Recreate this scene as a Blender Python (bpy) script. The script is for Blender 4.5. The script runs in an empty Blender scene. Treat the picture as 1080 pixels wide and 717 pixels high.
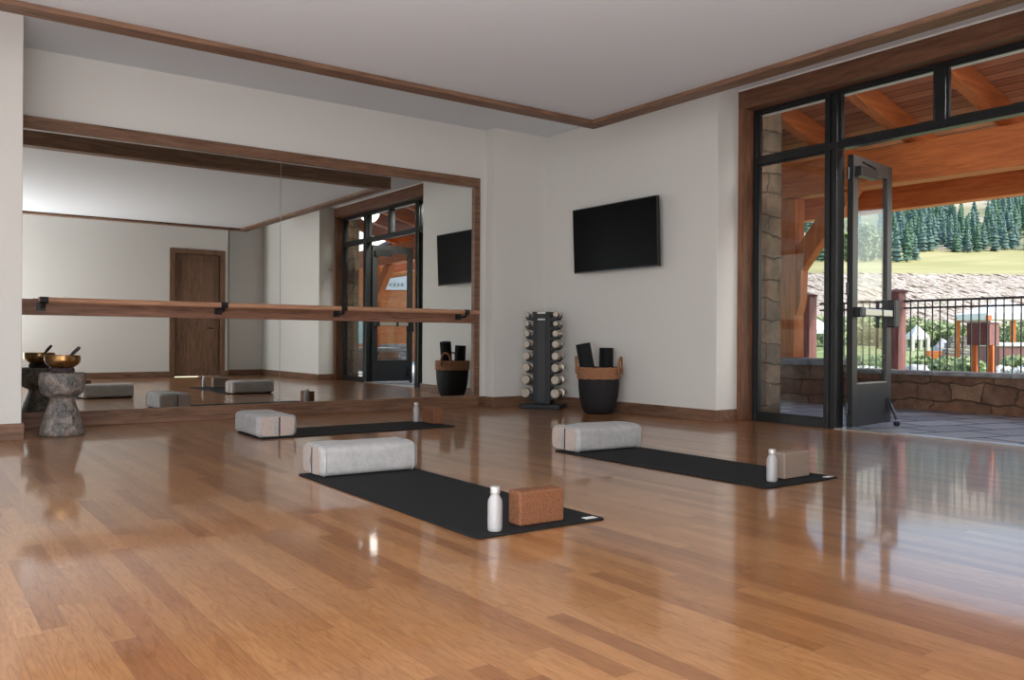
import bpy, bmesh, math, random
from mathutils import Vector, Matrix, noise
PI = math.pi
S = bpy.context.scene
col = S.collection
# ---------------------------------------------------------------- camera
CAMH, YAW, ROLL, FPX = 0.87, 0.6288, 0.006, 897.2
FWD = Vector((math.sin(YAW), math.cos(YAW), 0))
RGT = Vector((math.cos(YAW), -math.sin(YAW), 0))
UP = Vector((0, 0, 1))
R_ = RGT*math.cos(ROLL) + UP*math.sin(ROLL)
U_ = UP*math.cos(ROLL) - RGT*math.sin(ROLL)
cd = bpy.data.cameras.new('camera'); cam = bpy.data.objects.new('camera', cd); col.objects.link(cam)
cd.sensor_width = 36; cd.sensor_fit = 'HORIZONTAL'; cd.lens = FPX*36/1080
cd.shift_y = -0.56/1080; cd.clip_end = 3000; cd.clip_start = 0.05
m4 = Matrix((R_, U_, -FWD)).transposed().to_4x4(); m4.translation = (0, 0, CAMH)
cam.matrix_world = m4
S.camera = cam
# ---------------------------------------------------------------- world, sun, room light
EXPOSURE = 0.0
SKY = 0.33
SUN = 5
LEFT_FILL = 135
CEIL = 60
UPLIGHT = 185
SOFFIT = 60
FRONT = 60
S.view_settings.view_transform = 'Standard'; S.view_settings.look = 'None'
S.view_settings.exposure = EXPOSURE; S.view_settings.gamma = 1; S.view_settings.use_curve_mapping = False
w = bpy.data.worlds.new('sky'); S.world = w; w.use_nodes = True
nt = w.node_tree; nt.nodes.clear()
sky = nt.nodes.new('ShaderNodeTexSky'); sky.sky_type = 'NISHITA'; sky.sun_disc = False
sky.sun_elevation = math.radians(48); sky.sun_rotation = math.radians(150); sky.air_density = 1.2; sky.dust_density = 1.5
bg = nt.nodes.new('ShaderNodeBackground'); bg.inputs[1].default_value = SKY
ow = nt.nodes.new('ShaderNodeOutputWorld')
nt.links.new(sky.outputs[0], bg.inputs[0]); nt.links.new(bg.outputs[0], ow.inputs[0])
def light(name, kind, loc, direction, energy, color=(1, 1, 1), **kw):
    d = bpy.data.lights.new(name, kind); d.energy = energy; d.color = color
    for k, v in kw.items(): setattr(d, k, v)
    o = bpy.data.objects.new(name, d); col.objects.link(o); o.location = loc
    o.rotation_euler = Vector(direction).to_track_quat('-Z', 'Y').to_euler()
    return o
light('sun', 'SUN', (0, 0, 30), (-0.35, 0.68, -0.82), SUN, (1, .94, .84), angle=math.radians(1.0))
# added fill light by the unseen left wall, brightening the room from the side
light('left_fill', 'AREA', (-3.7, 1.1, 1.9), (1, 0.3, 0.05), LEFT_FILL, (.95, .97, 1), shape='RECTANGLE', size=4.2, size_y=2.7)
# fill lamp added behind the camera for the far walls, with no window there
light('front_fill', 'AREA', (.3, -.95, 2.2), (.35, 1, .12), FRONT, (.97, .98, 1), shape='RECTANGLE', size=2.6, size_y=1.6)
# two added spots, hidden outside above the window head, brightening the recess ends
for ly, ty in ((2.2, 6.06), (5.7, 1.8)):
    light('recess_fill_spot', 'SPOT', (8.05, ly, 3.5), (7.27-8.05, ty-ly, 1.5-3.5), 320, (1, .98, .94), spot_size=math.radians(50), spot_blend=.6, shadow_soft_size=.2)
# added uplight low beneath the camera, filling the ceiling and far walls
light('rear_fill_uplight', 'AREA', (-.1, .05, .3), (.3, .6, 1), UPLIGHT*.95, (.98, .98, 1), shape='RECTANGLE', size=2.8, size_y=1.3)
# added overhead fill on the unseen left side, for soft light from above
light('overhead_fill', 'AREA', (-1.6, 3.2, 3.05), (0.35, 0.1, -1), CEIL, (.97, .98, 1), shape='RECTANGLE', size=2.6, size_y=5.0)
# added uplight on the unseen left side, brightening the ceiling
light('left_fill_uplight', 'AREA', (-1.1, 1.2, .35), (0.35, 0.1, 1), UPLIGHT, (.97, .98, 1), shape='RECTANGLE', size=2.0, size_y=3.6)
# added fill strip outside, hidden above the window head to light the recess
light('soffit_fill_strip', 'AREA', (7.88, 3.93, 3.52), (-.75, 0, -.66), SOFFIT, (1, .98, .94), shape='RECTANGLE', size=3.6, size_y=.14)
# ---------------------------------------------------------------- materials
def newmat(name):
    m = bpy.data.materials.new(name); m.use_nodes = True
    return m, m.node_tree, m.node_tree.nodes['Principled BSDF']
def N(nt, t, **kw):
    n = nt.nodes.new('ShaderNode'+t)
    for k, v in kw.items():
        if k in n.inputs.keys() if hasattr(n.inputs, 'keys') else False: n.inputs[k].default_value = v
        else: setattr(n, k, v)
    return n
def coords(nt, scale=(1, 1, 1), rot=(0, 0, 0)):
    tc = nt.nodes.new('ShaderNodeTexCoord'); mp = nt.nodes.new('ShaderNodeMapping')
    mp.inputs['Scale'].default_value = scale; mp.inputs['Rotation'].default_value = rot
    nt.links.new(tc.outputs['Object'], mp.inputs['Vector']); return mp.outputs[0]
def ramp(nt, fac, stops):
    r = nt.nodes.new('ShaderNodeValToRGB'); e = r.color_ramp.elements
    while len(e) < len(stops): e.new(.5)
    for i, (p, c) in enumerate(stops): e[i].position = p; e[i].color = (*c, 1)
    nt.links.new(fac, r.inputs[0]); return r.outputs[0]
def mixc(nt, fac, a, b, mode='MIX'):
    n = nt.nodes.new('ShaderNodeMix'); n.data_type = 'RGBA'; n.blend_type = mode
    for inp, v in ((n.inputs[0], fac), (n.inputs[6], a), (n.inputs[7], b)):
        if isinstance(v, (int, float)): inp.default_value = v
        elif isinstance(v, tuple): inp.default_value = (*v, 1) if len(v) == 3 else v
        else: nt.links.new(v, inp)
    return n.outputs[2]
def noise_tex(nt, vec, scale, detail=4, rough=.5, dist=0):
    n = nt.nodes.new('ShaderNodeTexNoise'); n.inputs['Scale'].default_value = scale
    n.inputs['Detail'].default_value = detail; n.inputs['Roughness'].default_value = rough
    n.inputs['Distortion'].default_value = dist
    if vec is not None: nt.links.new(vec, n.inputs['Vector'])
    return n.outputs['Fac']
def bump(nt, b, h, strength=.3, dist=.01):
    n = nt.nodes.new('ShaderNodeBump'); n.inputs['Strength'].default_value = strength; n.inputs['Distance'].default_value = dist
    nt.links.new(h, n.inputs['Height']); nt.links.new(n.outputs[0], b.inputs['Normal'])
def plain(name, c, rough=.5, metal=0, nscale=40, var=.12, bmp=0, spec=.5):
    m, nt, b = newmat(name)
    f = noise_tex(nt, coords(nt), nscale, 3)
    lo = tuple(max(0, x*(1-var)) for x in c); hi = tuple(min(1, x*(1+var)) for x in c)
    nt.links.new(ramp(nt, f, [(.3, lo), (.7, hi)]), b.inputs['Base Color'])
    b.inputs['Roughness'].default_value = rough; b.inputs['Metallic'].default_value = metal
    b.inputs['Specular IOR Level'].default_value = spec
    if bmp: bump(nt, b, f, bmp, .004)
    return m
def wood(name, dark, lite, axis='x', rough=.45, scale=1.0, spec=.4):
    m, nt, b = newmat(name)
    sc = {'x': (1.2, 14, 14), 'y': (14, 1.2, 14), 'z': (14, 14, 1.2)}[axis]
    v = coords(nt, tuple(s*scale for s in sc))
    f = noise_tex(nt, v, 1.6, 6, .6, 1.2)
    f2 = noise_tex(nt, v, 6.5, 4, .6, .3)
    mx = nt.nodes.new('ShaderNodeMath'); mx.operation = 'MULTIPLY_ADD'; mx.inputs[1].default_value = .35
    nt.links.new(f2, mx.inputs[0]); nt.links.new(f, mx.inputs[2])
    nt.links.new(ramp(nt, mx.outputs[0], [(.42, dark), (.62, tuple((a+b_)/2 for a, b_ in zip(dark, lite))), (.85, lite)]), b.inputs['Base Color'])
    b.inputs['Roughness'].default_value = rough; b.inputs['Specular IOR Level'].default_value = spec
    bump(nt, b, f2, .12, .003)
    return m
M = {}
M['wall'] = plain('wall_paint', (.72, .70, .665), .75, nscale=120, var=.015, spec=.2)
M['ceiling'] = plain('ceiling_paint', (.72, .765, .81), .8, nscale=90, var=.015, spec=.2)
M['oak_x'] = wood('dark_oak_x', (.075, .036, .021), (.26, .14, .085), 'x', .5)
M['oak_y'] = wood('dark_oak_y', (.075, .036, .021), (.26, .14, .085), 'y', .5)
M['oak_z'] = wood('dark_oak_z', (.075, .036, .021), (.26, .14, .085), 'z', .5)
M['casing_y'] = wood('window_casing_wood_y', (.065, .026, .014), (.20, .09, .05), 'y', .45)
M['casing_z'] = wood('window_casing_wood_z', (.09, .036, .02), (.26, .12, .065), 'z', .4)
M['bar'] = wood('barre_rail_wood', (.36, .17, .095), (.60, .33, .20), 'x', .45)
M['board'] = wood('barre_board_wood', (.12, .052, .032), (.32, .155, .095), 'x', .45)
M['timber_x'] = wood('fir_timber_x', (.40, .095, .022), (.72, .225, .06), 'x', .6, .6)
M['timber_y'] = wood('fir_timber_y', (.40, .095, .022), (.72, .225, .06), 'y', .6, .6)
M['timber_z'] = wood('fir_timber_z', (.40, .095, .022), (.72, .225, .06), 'z', .6, .6)
M['redwood'] = wood('red_stained_post', (.15, .055, .05), (.32, .15, .14), 'z', .6)
M['black_metal'] = plain('black_window_metal', (.012, .013, .014), .35, .0, 60, .1)
M['door_metal'] = plain('dark_bronze_door_metal', (.05, .048, .047), .42, .3, 60, .06)
M['fence_metal'] = plain('grey_black_fence_metal', (.05, .05, .052), .5, 0, 60, .1)
M['steel'] = plain('brushed_steel', (.6, .58, .55), .3, .9, 80, .05)
M['chrome'] = plain('satin_chrome', (.50, .43, .36), .42, .6, 40, .18)
M['black_plastic'] = plain('black_plastic', (.012, .012, .013), .4, 0, 60, .1)
M['rack_metal'] = plain('rack_charcoal_metal', (.013, .015, .018), .5, 0, 60, .08)
M['rack_panel'] = plain('rack_grey_panel', (.035, .037, .041), .5, 0, 60, .05)
M['screen'] = plain('television_screen', (.0015, .0015, .002), .3, 0, 20, .05, spec=.03)
M['bezel'] = plain('television_bezel', (.006, .0065, .008), .4, 0, 30, .05)
M['label'] = plain('white_label', (.75, .75, .75), .6, 0, 50, .02)
M['mat'] = plain('black_yoga_mat_rubber', (.0075, .0085, .010), .8, 0, 300, .25, .3, spec=.3)
M['bottle'] = plain('frosted_bottle_aluminium', (.38, .37, .365), .5, .1, 30, .03)
M['bottle_cap'] = plain('bottle_cap', (.52, .51, .49), .35, .3, 30, .05)
M['rope'] = plain('brown_rope_weave', (.33, .15, .075), .8, 0, 90, .35, .8)
M['basket'] = plain('black_woven_basket', (.006, .006, .0075), .75, 0, 120, .3, .8)
M['mallet'] = plain('dark_mallet_wood', (.05, .022, .02), .4, 0, 30, .2)
M['cushion'] = plain('dark_ring_cushion', (.05, .03, .035), .8, 0, 60, .3, .4)
M['stone_cap'] = plain('grey_stone_cap', (.30, .30, .30), .85, 0, 9, .35, .7)
M['white'] = plain('white_canvas', (.85, .84, .82), .7, 0, 12, .04)
M['pave_lite'] = plain('pale_path_concrete', (.62, .58, .54), .85, 0, 5, .1)
M['green_glass'] = plain('pale_green_screen_panel', (.45, .58, .5), .4, 0, 2, .1)
M['roof_tile'] = plain('grey_roof_shingle', (.12, .12, .13), .8, 0, 20, .3)
# cork
m, nt, b = newmat('cork'); M['cork'] = m
v = coords(nt); f = noise_tex(nt, v, 120, 4, .8); f2 = noise_tex(nt, v, 45, 2)
c1 = ramp(nt, f, [(.36, (.07, .022, .009)), (.5, (.19, .070, .027)), (.66, (.30, .125, .058))])
nt.links.new(mixc(nt, .25, c1, ramp(nt, f2, [(.3, (.19, .068, .027)), (.7, (.28, .115, .05))])), b.inputs['Base Color'])
b.inputs['Roughness'].default_value = .8
M['cork_pale'] = plain('greyish_cork', (.30, .225, .175), .85, 0, 260, .3, .2)
# bolster fabric
m, nt, b = newmat('bolster_linen'); M['linen'] = m
v = coords(nt); f = noise_tex(nt, v, 26, 5, .6); f2 = noise_tex(nt, v, 320, 2)
nt.links.new(mixc(nt, .3, ramp(nt, f, [(.3, (.33, .32, .315)), (.7, (.46, .45, .44))]), ramp(nt, f2, [(.3, (.30, .29, .285)), (.7, (.5, .49, .48))])), b.inputs['Base Color'])
b.inputs['Roughness'].default_value = .95; b.inputs['Sheen Weight'].default_value = .15; bump(nt, b, f, .5, .01)
M['linen_warm'] = plain('bolster_end_linen', (.47, .39, .345), .95, 0, 60, .1, .4)
# stool stone
m, nt, b = newmat('petrified_stool'); M['stool'] = m
v = coords(nt, (1, 1, .8)); f = noise_tex(nt, v, 13, 9, .72, .6); f2 = noise_tex(nt, v, 50, 5, .75)
c1 = ramp(nt, f, [(.36, (.015, .016, .018)), (.46, (.10, .092, .085)), (.54, (.24, .165, .115)), (.64, (.34, .33, .33))])
nt.links.new(mixc(nt, .3, c1, ramp(nt, f2, [(.4, (.03, .03, .03)), (.62, (.42, .41, .40))])), b.inputs['Base Color'])
b.inputs['Roughness'].default_value = .6; bump(nt, b, f2, .5, .01)
# brass bowl
m, nt, b = newmat('aged_brass'); M['brass'] = m
f = noise_tex(nt, coords(nt), 14, 5, .6)
nt.links.new(ramp(nt, f, [(.3, (.16, .09, .035)), (.5, (.42, .23, .09)), (.8, (.60, .40, .19))]), b.inputs['Base Color'])
b.inputs['Metallic'].default_value = 1; b.inputs['Roughness'].default_value = .3
# mirror and glass
m, nt, b = newmat('mirror_silver'); M['mirror'] = m
f = noise_tex(nt, coords(nt), 2, 1)
nt.links.new(ramp(nt, f, [(.3, (.80, .835, .815)), (.7, (.81, .845, .825))]), b.inputs['Base Color'])
b.inputs['Metallic'].default_value = 1; b.inputs['Roughness'].default_value = 0
def glass(name, tint):
    m = bpy.data.materials.new(name); m.use_nodes = True; nt = m.node_tree; nt.nodes.clear()
    g = nt.nodes.new('ShaderNodeBsdfGlossy'); g.inputs['Roughness'].default_value = 0
    t = nt.nodes.new('ShaderNodeBsdfTransparent'); t.inputs[0].default_value = (*tint, 1)
    fr = nt.nodes.new('ShaderNodeFresnel'); ge = nt.nodes.new('ShaderNodeNewGeometry'); mr_ = nt.nodes.new('ShaderNodeMapRange')
    mr_.inputs['To Min'].default_value = 1.45; mr_.inputs['To Max'].default_value = 1/1.45; nt.links.new(ge.outputs['Backfacing'], mr_.inputs[0]); nt.links.new(mr_.outputs[0], fr.inputs[0])
    mx = nt.nodes.new('ShaderNodeMixShader'); o = nt.nodes.new('ShaderNodeOutputMaterial')
    nt.links.new(fr.outputs[0], mx.inputs[0]); nt.links.new(t.outputs[0], mx.inputs[1]); nt.links.new(g.outputs[0], mx.inputs[2])
    nt.links.new(mx.outputs[0], o.inputs[0]); return m
M['glass'] = glass('window_glass', (.93, .94, .94))
# hardwood floor: strips along Y
def plank_floor():
    m, nt, b = newmat('polished_maple_strip_floor')
    tc = nt.nodes.new('ShaderNodeTexCoord'); sp = nt.nodes.new('ShaderNodeSeparateXYZ'); nt.links.new(tc.outputs['Object'], sp.inputs[0])
    W = .072
    def math_(op, a, b_=None, c=None):
        n = nt.nodes.new('ShaderNodeMath'); n.operation = op
        for i, v in enumerate((a, b_, c)):
            if v is None: continue
            if isinstance(v, (int, float)): n.inputs[i].default_value = v
            else: nt.links.new(v, n.inputs[i])
        return n.outputs[0]
    row = math_('FLOOR', math_('DIVIDE', sp.outputs[0], W))
    wn = nt.nodes.new('ShaderNodeTexWhiteNoise'); wn.noise_dimensions = '1D'; nt.links.new(row, wn.inputs['W'])
    yy = math_('ADD', math_('DIVIDE', sp.outputs[1], .95), math_('MULTIPLY', wn.outputs['Value'], 7.3))
    seg = math_('FLOOR', yy)
    cb = nt.nodes.new('ShaderNodeCombineXYZ'); nt.links.new(row, cb.inputs[0]); nt.links.new(seg, cb.inputs[1])
    w2 = nt.nodes.new('ShaderNodeTexWhiteNoise'); w2.noise_dimensions = '3D'; nt.links.new(cb.outputs[0], w2.inputs['Vector'])
    tone = ramp(nt, w2.outputs['Value'], [(0, (.29, .115, .040)), (.25, (.37, .162, .058)), (.6, (.43, .200, .074)), (.9, (.50, .245, .098)), (1, (.33, .130, .046))])
    # grain: noise stretched along the strip, shifted per board
    sh = nt.nodes.new('ShaderNodeVectorMath'); sh.operation = 'MULTIPLY_ADD'
    nt.links.new(w2.outputs['Color'], sh.inputs[0]); sh.inputs[1].default_value = (37, 53, 11); nt.links.new(tc.outputs['Object'], sh.inputs[2])
    mp = nt.nodes.new('ShaderNodeMapping'); mp.inputs['Scale'].default_value = (15, 1.7, 1); nt.links.new(sh.outputs[0], mp.inputs['Vector'])
    g = noise_tex(nt, mp.outputs[0], 1.0, 3, .5, .6)
    rings = math_('FRACT', math_('MULTIPLY', g, 9))
    rr = math_('ABSOLUTE', math_('SUBTRACT', rings, .5))
    gr = ramp(nt, rr, [(0, (.76, .68, .60)), (.14, (.94, .91, .88)), (.5, (1, 1, 1))])
    fine = noise_tex(nt, mp.outputs[0], 6, 6, .65, .5)
    gr2 = ramp(nt, fine, [(.32, (.66, .58, .50)), (.62, (1.0, 1.0, 1.0))])
    c = mixc(nt, .9, tone, gr, 'MULTIPLY'); c = mixc(nt, .6, c, gr2, 'MULTIPLY')
    # joints
    fx = math_('ABSOLUTE', math_('SUBTRACT', math_('FRACT', math_('DIVIDE', sp.outputs[0], W)), .5))
    fy = math_('ABSOLUTE', math_('SUBTRACT', math_('FRACT', yy), .5))
    jx = math_('GREATER_THAN', fx, .488); jy = math_('GREATER_THAN', fy, .4985)
    j = math_('MAXIMUM', jx, jy)
    c = mixc(nt, math_('MULTIPLY', j, .45), c, (.10, .045, .022))
    nt.links.new(c, b.inputs['Base Color'])
    b.inputs['Roughness'].default_value = .3; b.inputs['Specular IOR Level'].default_value = .45
    b.inputs['Coat Weight'].default_value = .7; b.inputs['Coat Roughness'].default_value = .07; b.inputs['Coat IOR'].default_value = 1.5
    # very slight waviness of the strips in the finish
    bm_ = nt.nodes.new('ShaderNodeBump'); bm_.inputs['Strength'].default_value = .10; bm_.inputs['Distance'].default_value = .004
    wv = noise_tex(nt, tc.outputs['Object'], 9, 2)
    h = math_('ADD', math_('MULTIPLY', wv, .5), math_('ADD', math_('MULTIPLY', w2.outputs['Value'], .08), math_('MULTIPLY', j, -.3)))
    nt.links.new(h, bm_.inputs['Height']); nt.links.new(bm_.outputs[0], b.inputs['Normal']); nt.links.new(bm_.outputs[0], b.inputs['Coat Normal'])
    return m
M['floor'] = plank_floor()
# irregular stone
def stonework(name, cols, bw, rh, rough=.85, mortar=.35, bs=.9):
    m, nt, b = newmat(name)
    tc = nt.nodes.new('ShaderNodeTexCoord'); sp = nt.nodes.new('ShaderNodeSeparateXYZ'); nt.links.new(tc.outputs['Object'], sp.inputs[0])
    ad = nt.nodes.new('ShaderNodeMath'); nt.links.new(sp.outputs[0], ad.inputs[0]); nt.links.new(sp.outputs[1], ad.inputs[1])
    cb = nt.nodes.new('ShaderNodeCombineXYZ'); nt.links.new(ad.outputs[0], cb.inputs[0]); nt.links.new(sp.outputs[2], cb.inputs[1])
    nz = nt.nodes.new('ShaderNodeTexNoise'); nz.inputs['Scale'].default_value = 3.2; nz.inputs['Detail'].default_value = 3; nt.links.new(tc.outputs['Object'], nz.inputs['Vector'])
    vm = nt.nodes.new('ShaderNodeVectorMath'); vm.operation = 'MULTIPLY_ADD'; nt.links.new(nz.outputs['Color'], vm.inputs[0]); vm.inputs[1].default_value = (.34, .20, 0); nt.links.new(cb.outputs[0], vm.inputs[2])
    br = nt.nodes.new('ShaderNodeTexBrick'); nt.links.new(vm.outputs[0], br.inputs['Vector']); br.offset = .37; br.squash = 1.7; br.squash_frequency = 2
    br.inputs['Scale'].default_value = 1; br.inputs['Brick Width'].default_value = bw; br.inputs['Row Height'].default_value = rh
    br.inputs['Mortar Size'].default_value = .012; br.inputs['Mortar Smooth'].default_value = .6
    br.inputs['Color1'].default_value = (0, 0, 0, 1); br.inputs['Color2'].default_value = (1, 1, 1, 1); br.inputs['Mortar'].default_value = (.5, .5, .5, 1)
    n = len(cols); c = ramp(nt, br.outputs['Color'], [(i/(n-1), k) for i, k in enumerate(cols)])
    f = noise_tex(nt, tc.outputs['Object'], 7, 7, .7); f2 = noise_tex(nt, tc.outputs['Object'], 1.9, 3, .5)
    c = mixc(nt, .45, c, ramp(nt, f2, [(.35, cols[0]), (.5, cols[1]), (.65, cols[-1])]))
    c = mixc(nt, .85, c, ramp(nt, f, [(.3, (.45, .43, .42)), (.5, (.85, .85, .85)), (.7, (1.25, 1.2, 1.15))]), 'MULTIPLY')
    c = mixc(nt, br.outputs['Fac'], c, tuple(x*mortar for x in cols[1]))
    nt.links.new(c, b.inputs['Base Color']); b.inputs['Roughness'].default_value = rough
    sb = nt.nodes.new('ShaderNodeMath'); sb.operation = 'SUBTRACT'; nt.links.new(f, sb.inputs[0]); nt.links.new(br.outputs['Fac'], sb.inputs[1])
    bump(nt, b, sb.outputs[0], bs, .04)
    return m
BR = [(.20, .09, .05), (.34, .18, .10), (.13, .085, .07), (.42, .27, .17), (.24, .13, .085), (.16, .06, .035)]
M['stone'] = stonework('ledge_stone_wall', BR, .42, .225)
M['stone_col'] = stonework('rough_column_stone', [(.12, .08, .05), (.22, .15, .09), (.07, .05, .04), (.20, .12, .065), (.09, .065, .05)], .31, .24)
M['stone_grey'] = stonework('grey_stacked_stone', [(.4, .38, .36), (.25, .23, .22), (.5, .47, .43), (.33, .28, .24)], .5, .12)
def pavers():
    m, nt, b = newmat('stamped_grey_pavers')
    v = coords(nt, (1, 1, 1), (0, 0, .25))
    br = nt.nodes.new('ShaderNodeTexBrick'); nt.links.new(v, br.inputs['Vector'])
    br.inputs['Scale'].default_value = 1; br.inputs['Brick Width'].default_value = .78; br.inputs['Row Height'].default_value = .48
    br.inputs['Mortar Size'].default_value = .028; br.inputs['Mortar Smooth'].default_value = .5
    br.inputs['Color1'].default_value = (.40, .41, .43, 1); br.inputs['Color2'].default_value = (.22, .23, .25, 1); br.inputs['Mortar'].default_value = (.03, .03, .035, 1)
    f = noise_tex(nt, v, 14, 6, .65)
    nt.links.new(mixc(nt, .6, br.outputs['Color'], ramp(nt, f, [(.3, (.6, .6, .6)), (.7, (1.15, 1.15, 1.15))]), 'MULTIPLY'), b.inputs['Base Color'])
    b.inputs['Roughness'].default_value = .6
    inv = nt.nodes.new('ShaderNodeMath'); inv.operation = 'SUBTRACT'; nt.links.new(f, inv.inputs[0]); nt.links.new(br.outputs['Fac'], inv.inputs[1])
    bump(nt, b, inv.outputs[0], .5, .015)
    return m
M['paver'] = pavers()
def deckmat():
    m, nt, b = newmat('porch_roof_boards')
    v = coords(nt); sp = nt.nodes.new('ShaderNodeSeparateXYZ'); nt.links.new(v, sp.inputs[0])
    def mm(op, a, c=None):
        n = nt.nodes.new('ShaderNodeMath'); n.operation = op
        nt.links.new(a, n.inputs[0])
        if c is not None: n.inputs[1].default_value = c
        return n.outputs[0]
    r = mm('DIVIDE', sp.outputs[0], .145); fl = mm('FLOOR', r)
    wn = nt.nodes.new('ShaderNodeTexWhiteNoise'); wn.noise_dimensions = '1D'; nt.links.new(fl, wn.inputs['W'])
    tone = ramp(nt, wn.outputs['Value'], [(0, (.42, .15, .07)), (.5, (.54, .22, .11)), (1, (.64, .30, .16))])
    fr = mm('ABSOLUTE', mm('SUBTRACT', mm('FRACT', r), .5)); j = mm('GREATER_THAN', fr, .45)
    f = noise_tex(nt, coords(nt, (14, 1.5, 1)), 1.5, 5, .6)
    c = mixc(nt, .6, tone, ramp(nt, f, [(.35, (.6, .55, .5)), (.65, (1.1, 1.1, 1.1))]), 'MULTIPLY')
    nt.links.new(mixc(nt, j, c, (.06, .02, .012)), b.inputs['Base Color']); b.inputs['Roughness'].default_value = .6
    return m
M['deck'] = deckmat()
def terrain_mat():
    m, nt, b = newmat('valley_ground')
    g = nt.nodes.new('ShaderNodeNewGeometry')
    dt = nt.nodes.new('ShaderNodeVectorMath'); dt.operation = 'DOT_PRODUCT'; nt.links.new(g.outputs['Position'], dt.inputs[0]); dt.inputs[1].default_value = FWD
    v = coords(nt)
    dr = nt.nodes.new('ShaderNodeVectorMath'); dr.operation = 'DOT_PRODUCT'; nt.links.new(g.outputs['Position'], dr.inputs[0]); dr.inputs[1].default_value = RGT
    cbn = nt.nodes.new('ShaderNodeCombineXYZ'); nt.links.new(dr.outputs['Value'], cbn.inputs[0])
    q4 = nt.nodes.new('ShaderNodeMath'); q4.operation = 'MULTIPLY'; nt.links.new(dt.outputs['Value'], q4.inputs[0]); q4.inputs[1].default_value = .22; nt.links.new(q4.outputs[0], cbn.inputs[1])
    n1 = noise_tex(nt, cbn.outputs[0], 1.5, 4, .65); n2 = noise_tex(nt, v, .02, 4); n3 = noise_tex(nt, v, 1.6, 4, .7); n4 = noise_tex(nt, v, .012, 4, .6)
    def add(a, bb, k):
        n = nt.nodes.new('ShaderNodeMath'); n.operation = 'MULTIPLY_ADD'; nt.links.new(bb, n.inputs[0]); n.inputs[1].default_value = k; nt.links.new(a, n.inputs[2]); return n.outputs[0]
    T = dt.outputs['Value']; T2 = add(T, n1, 6)
    def step(val, e, wd):
        n = nt.nodes.new('ShaderNodeMapRange'); n.inputs['From Min'].default_value = e; n.inputs['From Max'].default_value = e+wd; nt.links.new(val, n.inputs[0]); return n.outputs[0]
    garden = ramp(nt, n3, [(.35, (.10, .16, .04)), (.5, (.24, .31, .11)), (.66, (.45, .43, .34))])
    bank = ramp(nt, n1, [(.38, (.05, .05, .025)), (.44, (.22, .17, .13)), (.49, (.55, .46, .40)), (.53, (.62, .53, .47)), (.57, (.10, .11, .05)), (.63, (.45, .40, .33))])
    field = ramp(nt, n2, [(.3, (.34, .325, .14)), (.7, (.43, .39, .20))])
    field = mixc(nt, .3, field, ramp(nt, noise_tex(nt, coords(nt, (.25, 1.2, 1), (0, 0, -YAW)), .12, 4), [(.4, (.27, .29, .12)), (.6, (.50, .45, .25))]))
    hill = ramp(nt, n4, [(.38, (.16, .20, .10)), (.5, (.40, .36, .26)), (.65, (.55, .50, .42))])
    c = mixc(nt, step(T2, 70, 4), garden, bank); c = mixc(nt, step(T2, 104, 2), c, field); c = mixc(nt, step(T, 186, 6), c, hill)
    nt.links.new(c, b.inputs['Base Color']); b.inputs['Roughness'].default_value = .95; b.inputs['Specular IOR Level'].default_value = .1
    return m
M['terrain'] = terrain_mat()
M['spruce'] = plain('spruce_foliage', (.085, .165, .10), .9, 0, .6, .35)
M['spruce_blue'] = plain('blue_spruce_foliage', (.12, .20, .17), .9, 0, .6, .35)
M['leaf'] = plain('pale_shrub_leaves', (.30, .37, .17), .9, 0, 4, .35)
M['flowers'] = plain('white_flowers', (.8, .78, .72), .9, 0, 10, .1)
M['grey_rock'] = plain('grey_boulder_stone', (.42, .41, .42), .9, 0, 4, .3, .5)
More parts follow.
